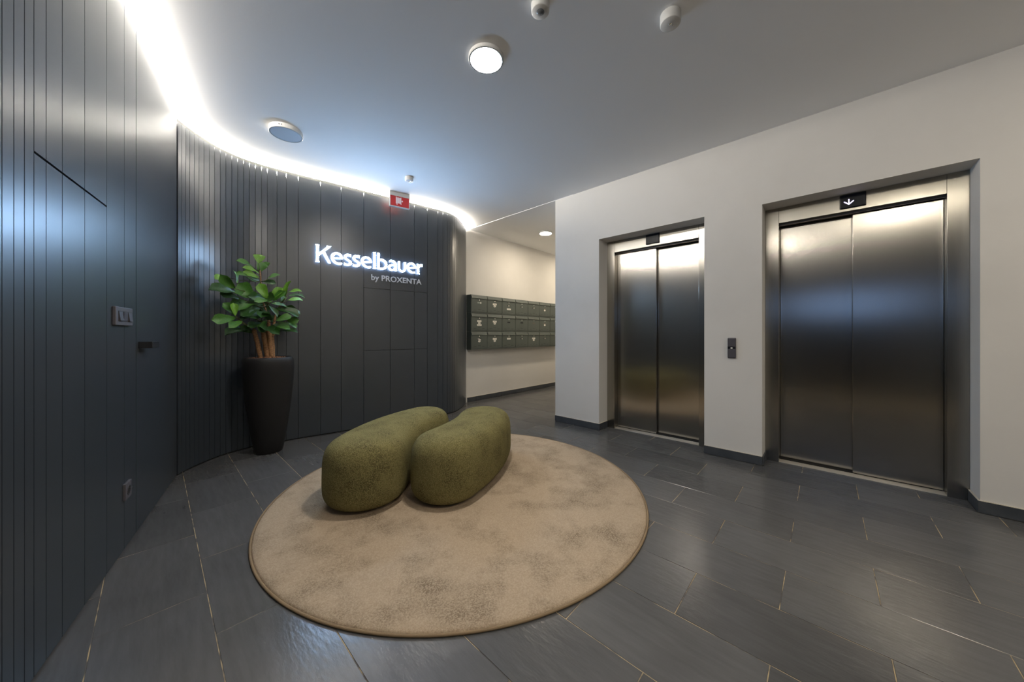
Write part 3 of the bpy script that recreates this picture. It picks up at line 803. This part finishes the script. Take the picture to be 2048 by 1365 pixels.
obj('earth_pin', MB().tube([(0.011, 0, 0.011), (0.024, 0, 0.011)], 0.0025, 8), 'chrome', so)

# ------------------------------------------------------------------ round rug
RX, RY, RR = 1.529, 1.894, 1.227
rug = tag(empty('round_rug', (RX, RY, 0)), 'round beige-brown short pile rug on the slate floor', 'rug')
prof = [(0, 0.0005), (RR - 0.012, 0.0005), (RR - 0.012, 0.006), (RR - 0.020, 0.0125), (RR - 0.05, 0.014)]
rings = [(r, 0.014) for r in [RR - 0.05 - i * (RR - 0.05) / 14 for i in range(1, 14)]]
obj('pile', MB().lathe(prof + rings + [(0, 0.014)], 120), 'rug', rug, smooth=True)
bd = MB()
n = 128; k2 = 8
for i in range(n):
    a = 2 * pi * i / n
    for j in range(k2):
        b = 2 * pi * j / k2
        r = RR - 0.006 + 0.006 * cos(b)
        bd.v.append((r * cos(a), r * sin(a), 0.0058 + 0.0055 * sin(b)))
for i in range(n):
    for j in range(k2):
        bd.f.append((i * k2 + j, ((i + 1) % n) * k2 + j, ((i + 1) % n) * k2 + (j + 1) % k2, i * k2 + (j + 1) % k2))
obj('binding', bd, 'rug_binding', rug, smooth=True)

# ------------------------------------------------------------------ two bean-shaped upholstered benches
def bean(name, a, m, b, r_a, r_b, H, label):
    """spine a-m-b in plan, end radii; superellipse cross-section"""
    a, m, b = Vector(a), Vector(m), Vector(b)
    N = 24
    ctrl = 2 * m - (a + b) / 2
    sp = [(a * (1 - t) ** 2 + ctrl * 2 * t * (1 - t) + b * t * t) for t in [i / N for i in range(N + 1)]]
    rad = [r_a + (r_b - r_a) * i / N for i in range(N + 1)]
    tan = [(sp[min(i + 1, N)] - sp[max(i - 1, 0)]).normalized() for i in range(N + 1)]
    CAPN = 14
    contour = []                                   # (spine point, direction, radius)
    for i in range(N + 1):
        contour.append((sp[i], Vector((tan[i].y, -tan[i].x)), rad[i]))
    t = tan[N]; rn = Vector((t.y, -t.x))
    for k in range(1, CAPN):
        an = pi * k / CAPN
        contour.append((sp[N], rn * cos(an) + t * sin(an), rad[N]))
    for i in range(N, -1, -1):
        contour.append((sp[i], Vector((-tan[i].y, tan[i].x)), rad[i]))
    t = tan[0]; rn = Vector((-t.y, t.x))
    for k in range(1, CAPN):
        an = pi * k / CAPN
        contour.append((sp[0], rn * cos(an) - t * sin(an), rad[0]))
    K = len(contour)
    M = 22
    org = (sp[N // 2].x, sp[N // 2].y)
    e = tag(empty(name, (org[0], org[1], 0.0)), label, 'bench', 'pair of bean-shaped benches on the rug')
    mb = MB(); zb = 0.018
    e_p = 0.56                                     # superellipse exponent
    for q in range(M + 1):
        ph = -pi / 2 + pi * q / M
        cr = max(cos(ph), 0.0) ** (e_p if ph > 0 else 0.42); zz = (abs(sin(ph)) ** (e_p if ph > 0 else 0.42)) * (1 if ph > 0 else -1)
        z = zb + (H - zb) * (0.5 + 0.5 * zz)
        bulge = 1.0 - 0.035 * (z / H)
        if q in (0, M): cr = 0.02
        for p, d, r in contour:
            w = p + d * r * cr * bulge
            mb.v.append((w.x - org[0], w.y - org[1], z))
    for q in range(M):
        for k in range(K):
            mb.f.append((q * K + k, q * K + (k + 1) % K, (q + 1) * K + (k + 1) % K, (q + 1) * K + k))
    # close the narrow slits at top and bottom across the spine
    for q, rev in ((0, True), (M, False)):
        base = q * K
        L_ = [base + i for i in range(N + 1)]; R_ = [base + N + CAPN + (N - i) for i in range(N + 1)]
        for i in range(N):
            mb.f.append((L_[i], L_[i + 1], R_[i + 1], R_[i]))
        mb.f.append(tuple([base + N + k for k in range(0, CAPN + 1)]))
        mb.f.append(tuple([base + (2 * N + CAPN + 1 - 0 + k) % K for k in range(0, CAPN)] + [base]))
    o = obj('upholstery', mb, 'boucle', e, smooth=True)
    o.modifiers.new('smooth', 'SUBSURF').levels = 1
    o.modifiers['smooth'].render_levels = 1
    # recessed black plinth
    pl = []
    for p, d, r in contour[::2]:
        w = p + d * (r * 0.62); pl.append((w.x - org[0], w.y - org[1]))
    obj('plinth', MB().prism(pl[::-1], 0.0142, 0.045), 'bench_foot', e)
    return e
bean('bean_bench', (0.940, 2.170), (1.248, 2.410), (1.600, 2.540), 0.262, 0.220, 0.435,
     'olive green bean-shaped bench nearer the plant, on the rug')
bean('bean_bench', (1.330, 1.838), (1.670, 1.970), (1.950, 2.165), 0.238, 0.243, 0.435,
     'olive green bean-shaped bench nearer the elevators, on the rug')

# ------------------------------------------------------------------ tall planter with a fiddle-leaf fig
PX, PY = 0.720, 3.742
pt = tag(empty('potted_fig', (PX, PY, 0)), 'fiddle-leaf fig in a tall tapered black planter by the curved wall', 'plant')
K = 0.845
prof = [(r * K, z) for r, z in [(0, 0.0), (0.116, 0.0), (0.128, 0.010), (0.150, 0.12), (0.182, 0.30), (0.208, 0.48), (0.226, 0.66), (0.232, 0.76), (0.231, 0.825),
        (0.226, 0.848), (0.212, 0.868), (0.206, 0.870), (0.200, 0.866), (0.200, 0.835), (0, 0.835)]]
me = MB().lathe(prof, 48).mesh('planter'); auto_smooth(me, 42); link('planter', me, 'pot', pt)
pb = MB()
for i in range(420):
    a = random.uniform(0, 2 * pi); r = 0.160 * math.sqrt(random.random())
    c = (r * cos(a), r * sin(a), 0.852 + 0.014 * (1 - (r / 0.168) ** 2) + random.uniform(-.006, .004)); s = random.uniform(0.006, 0.011)
    v = [(c[0] + s * x, c[1] + s * y * 0.8, c[2] + s * 0.7 * z) for x, y, z in
         ((1, 0, 0), (-1, 0, 0), (0, 1, 0), (0, -1, 0), (0, 0, 1), (0, 0, -1))]
    rot = random.uniform(0, pi)
    v = [((x - c[0]) * cos(rot) - (y - c[1]) * sin(rot) + c[0], (x - c[0]) * sin(rot) + (y - c[1]) * cos(rot) + c[1], z) for x, y, z in v]
    pb.add(v, [(0, 2, 4), (2, 1, 4), (1, 3, 4), (3, 0, 4), (2, 0, 5), (1, 2, 5), (3, 1, 5), (0, 3, 5)])
pb.lathe([(0.0, 0.8352), (0.168, 0.8352), (0.168, 0.850), (0.1, 0.858), (0, 0.860)], 24)
tag(obj('clay_pebbles', pb, 'pebbles', pt), 'brown clay pebbles', kind='stuff')
STEMS = [[(0.661, 3.746, 0.855), (0.634, 3.744, 1.01), (0.606, 3.742, 1.13)],
         [(0.709, 3.735, 0.855), (0.688, 3.736, 1.018), (0.669, 3.740, 1.19)],
         [(0.738, 3.733, 0.855), (0.722, 3.734, 1.059), (0.716, 3.738, 1.228), (0.668, 3.738, 1.40), (0.652, 3.735, 1.66)],
         [(0.752, 3.745, 0.855), (0.743, 3.748, 1.059), (0.770, 3.745, 1.25), (0.815, 3.735, 1.38)]]
loc = lambda p: (p[0] - PX, p[1] - PY, p[2])
for k, st in enumerate(STEMS):
    # thick cane with ring scars below, thin shoot above
    pts = []; rr = []
    P = [Vector(loc(p)) for p in st]
    R0 = (0.017, 0.019, 0.021, 0.018)[k]
    for a, b in zip(P, P[1:]):
        for q in range(6):
            p = a.lerp(b, q / 6); pts.append(p)
            z = p.z
            base = R0 if z < 1.13 else max(0.006, R0 * (0.75 - (z - 1.13) * 3.0))
            rr.append(base * (1.14 if len(pts) % 4 == 0 else 1.0))
    pts.append(P[-1]); rr.append(0.005)
    obj('stem', MB().tube(pts, rr, 10), 'bark', pt, smooth=True)
# leaves: (base point, tip point, visible width, tone)
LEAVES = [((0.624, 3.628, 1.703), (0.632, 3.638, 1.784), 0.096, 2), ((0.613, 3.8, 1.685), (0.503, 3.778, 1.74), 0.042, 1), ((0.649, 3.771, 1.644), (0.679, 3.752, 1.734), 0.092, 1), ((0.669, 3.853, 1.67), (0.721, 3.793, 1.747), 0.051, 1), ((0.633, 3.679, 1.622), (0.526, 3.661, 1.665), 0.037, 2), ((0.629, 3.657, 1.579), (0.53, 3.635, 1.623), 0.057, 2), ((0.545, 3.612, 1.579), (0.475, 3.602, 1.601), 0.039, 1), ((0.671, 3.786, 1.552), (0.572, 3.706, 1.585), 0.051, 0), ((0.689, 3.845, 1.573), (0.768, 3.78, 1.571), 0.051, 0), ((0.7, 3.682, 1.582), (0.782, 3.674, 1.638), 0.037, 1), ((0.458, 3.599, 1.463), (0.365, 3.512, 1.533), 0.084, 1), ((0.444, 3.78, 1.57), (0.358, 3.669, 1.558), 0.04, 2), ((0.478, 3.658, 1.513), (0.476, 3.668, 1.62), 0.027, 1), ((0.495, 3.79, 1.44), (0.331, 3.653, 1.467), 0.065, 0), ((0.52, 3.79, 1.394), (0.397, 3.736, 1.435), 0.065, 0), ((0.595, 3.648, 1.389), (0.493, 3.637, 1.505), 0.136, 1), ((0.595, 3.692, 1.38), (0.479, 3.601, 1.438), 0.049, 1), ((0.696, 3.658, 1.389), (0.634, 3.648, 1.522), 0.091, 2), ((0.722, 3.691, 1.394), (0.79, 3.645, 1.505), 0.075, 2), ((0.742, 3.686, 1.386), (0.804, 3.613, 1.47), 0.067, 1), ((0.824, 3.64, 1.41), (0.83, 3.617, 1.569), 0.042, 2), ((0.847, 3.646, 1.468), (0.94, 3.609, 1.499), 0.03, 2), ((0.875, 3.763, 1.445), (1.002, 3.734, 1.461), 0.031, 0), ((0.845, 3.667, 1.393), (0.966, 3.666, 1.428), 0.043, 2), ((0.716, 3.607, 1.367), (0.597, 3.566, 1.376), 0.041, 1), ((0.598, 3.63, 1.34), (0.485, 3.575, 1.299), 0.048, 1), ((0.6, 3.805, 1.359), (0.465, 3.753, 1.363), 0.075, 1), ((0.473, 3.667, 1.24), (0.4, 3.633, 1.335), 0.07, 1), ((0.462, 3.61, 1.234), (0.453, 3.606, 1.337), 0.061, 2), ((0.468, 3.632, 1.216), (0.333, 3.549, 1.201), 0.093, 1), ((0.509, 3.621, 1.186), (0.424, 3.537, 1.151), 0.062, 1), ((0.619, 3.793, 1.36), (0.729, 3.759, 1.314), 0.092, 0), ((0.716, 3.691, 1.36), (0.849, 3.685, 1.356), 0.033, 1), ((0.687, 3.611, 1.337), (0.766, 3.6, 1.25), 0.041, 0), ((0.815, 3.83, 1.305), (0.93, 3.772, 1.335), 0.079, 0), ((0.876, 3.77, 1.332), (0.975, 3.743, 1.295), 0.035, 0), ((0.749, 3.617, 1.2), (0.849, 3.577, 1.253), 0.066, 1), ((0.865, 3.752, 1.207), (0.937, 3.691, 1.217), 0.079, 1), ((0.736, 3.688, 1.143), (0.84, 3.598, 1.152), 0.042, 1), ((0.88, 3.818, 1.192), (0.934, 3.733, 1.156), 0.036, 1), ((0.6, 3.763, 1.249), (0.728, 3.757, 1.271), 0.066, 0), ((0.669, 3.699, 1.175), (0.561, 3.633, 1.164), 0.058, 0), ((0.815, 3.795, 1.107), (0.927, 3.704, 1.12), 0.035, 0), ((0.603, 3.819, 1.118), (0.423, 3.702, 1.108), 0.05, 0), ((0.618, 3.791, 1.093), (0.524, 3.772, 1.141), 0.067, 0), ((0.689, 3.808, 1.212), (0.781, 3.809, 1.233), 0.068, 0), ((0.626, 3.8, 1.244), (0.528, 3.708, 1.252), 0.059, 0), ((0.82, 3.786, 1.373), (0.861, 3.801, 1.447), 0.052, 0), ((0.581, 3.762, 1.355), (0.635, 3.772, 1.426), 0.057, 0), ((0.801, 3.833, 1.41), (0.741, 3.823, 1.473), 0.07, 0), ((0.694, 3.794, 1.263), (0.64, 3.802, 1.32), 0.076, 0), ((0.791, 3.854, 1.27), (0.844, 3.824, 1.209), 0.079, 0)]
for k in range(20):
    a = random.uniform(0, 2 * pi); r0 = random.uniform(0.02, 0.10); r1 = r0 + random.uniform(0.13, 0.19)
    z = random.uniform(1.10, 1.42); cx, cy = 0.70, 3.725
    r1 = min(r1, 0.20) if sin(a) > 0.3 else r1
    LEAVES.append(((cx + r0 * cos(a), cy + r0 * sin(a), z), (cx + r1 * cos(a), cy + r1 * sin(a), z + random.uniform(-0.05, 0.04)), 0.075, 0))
def leaf_mesh(seed, tone):
    rnd = random.Random(seed)
    NU, NV = 8, 4
    v = []; f = []
    wav = rnd.uniform(0, 6); curl = rnd.uniform(0.10, 0.22); fold = rnd.uniform(0.10, 0.22)
    for i in range(NU + 1):
        u = i / NU
        w = 0.5 * (0.10 + 1.05 * u ** 0.75) * max(0.0, 1 - max(0, (u - 0.62) / 0.40) ** 2.2) ** 0.5
        if i == 0: w = 0.035
        if i == NU: w = 0.04
        for j in range(NV + 1):
            t = j / NV * 2 - 1
            z = -curl * u * u + fold * abs(t) * w * 2 + 0.035 * sin(wav + u * 9 + t * 2.0) * abs(t)
            v.append((t * w, u, z))
    for i in range(NU):
        for j in range(NV):
            a = i * (NV + 1) + j
            f.append((a, a + 1, a + NV + 2, a + NV + 1))
    me = bpy.data.meshes.new('leaf'); me.from_pydata(v, [], f)
    for p in me.polygons: p.use_smooth = True
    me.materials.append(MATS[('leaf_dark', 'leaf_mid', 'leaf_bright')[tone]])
    return me
LM = {(s, t): leaf_mesh(s, t) for s in range(3) for t in range(3)}
CAMP = Vector((0, 0, 1.08))
tw = MB()
allst = [Vector(p) for st in STEMS for a, b in zip(st, st[1:]) for p in [Vector(a).lerp(Vector(b), q / 5) for q in range(6)] if p.z > 1.05]
for i, (b, t, w, tone) in enumerate(LEAVES):
    b, t = Vector(b), Vector(t)
    ax = t - b; L = ax.length; y = ax.normalized()
    room = (CAMP - b).normalized()
    n0 = (room - y * room.dot(y)).normalized(); side = y.cross(n0)
    real_w = max(w, 0.60 * L)
    c = min(1.0, w / real_w)
    sgn = 1 if (side.z * 1.0) >= 0 else -1
    nrm = (n0 * c + side * sgn * math.sqrt(1 - c * c)).normalized()
    if nrm.z < -0.25: nrm = (n0 * c - side * sgn * math.sqrt(1 - c * c)).normalized()
    x = y.cross(nrm)
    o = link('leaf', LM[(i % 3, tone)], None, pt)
    M3 = Matrix((x, y, nrm)).transposed().to_4x4()
    o.matrix_local = Matrix.Translation(loc(b)) @ M3 @ Matrix.Diagonal((real_w, L * 1.04, L, 1))
    near = min(allst, key=lambda q: (q - b).length + (0.25 if q.z > b.z else 0))
    mid = near.lerp(b, 0.6) + Vector((0, 0, -0.012))
    tw.tube([loc(near), loc(mid), loc(b)], [0.0032, 0.0027, 0.0022], 5)
obj('twigs', tw, 'twig', pt, smooth=True)
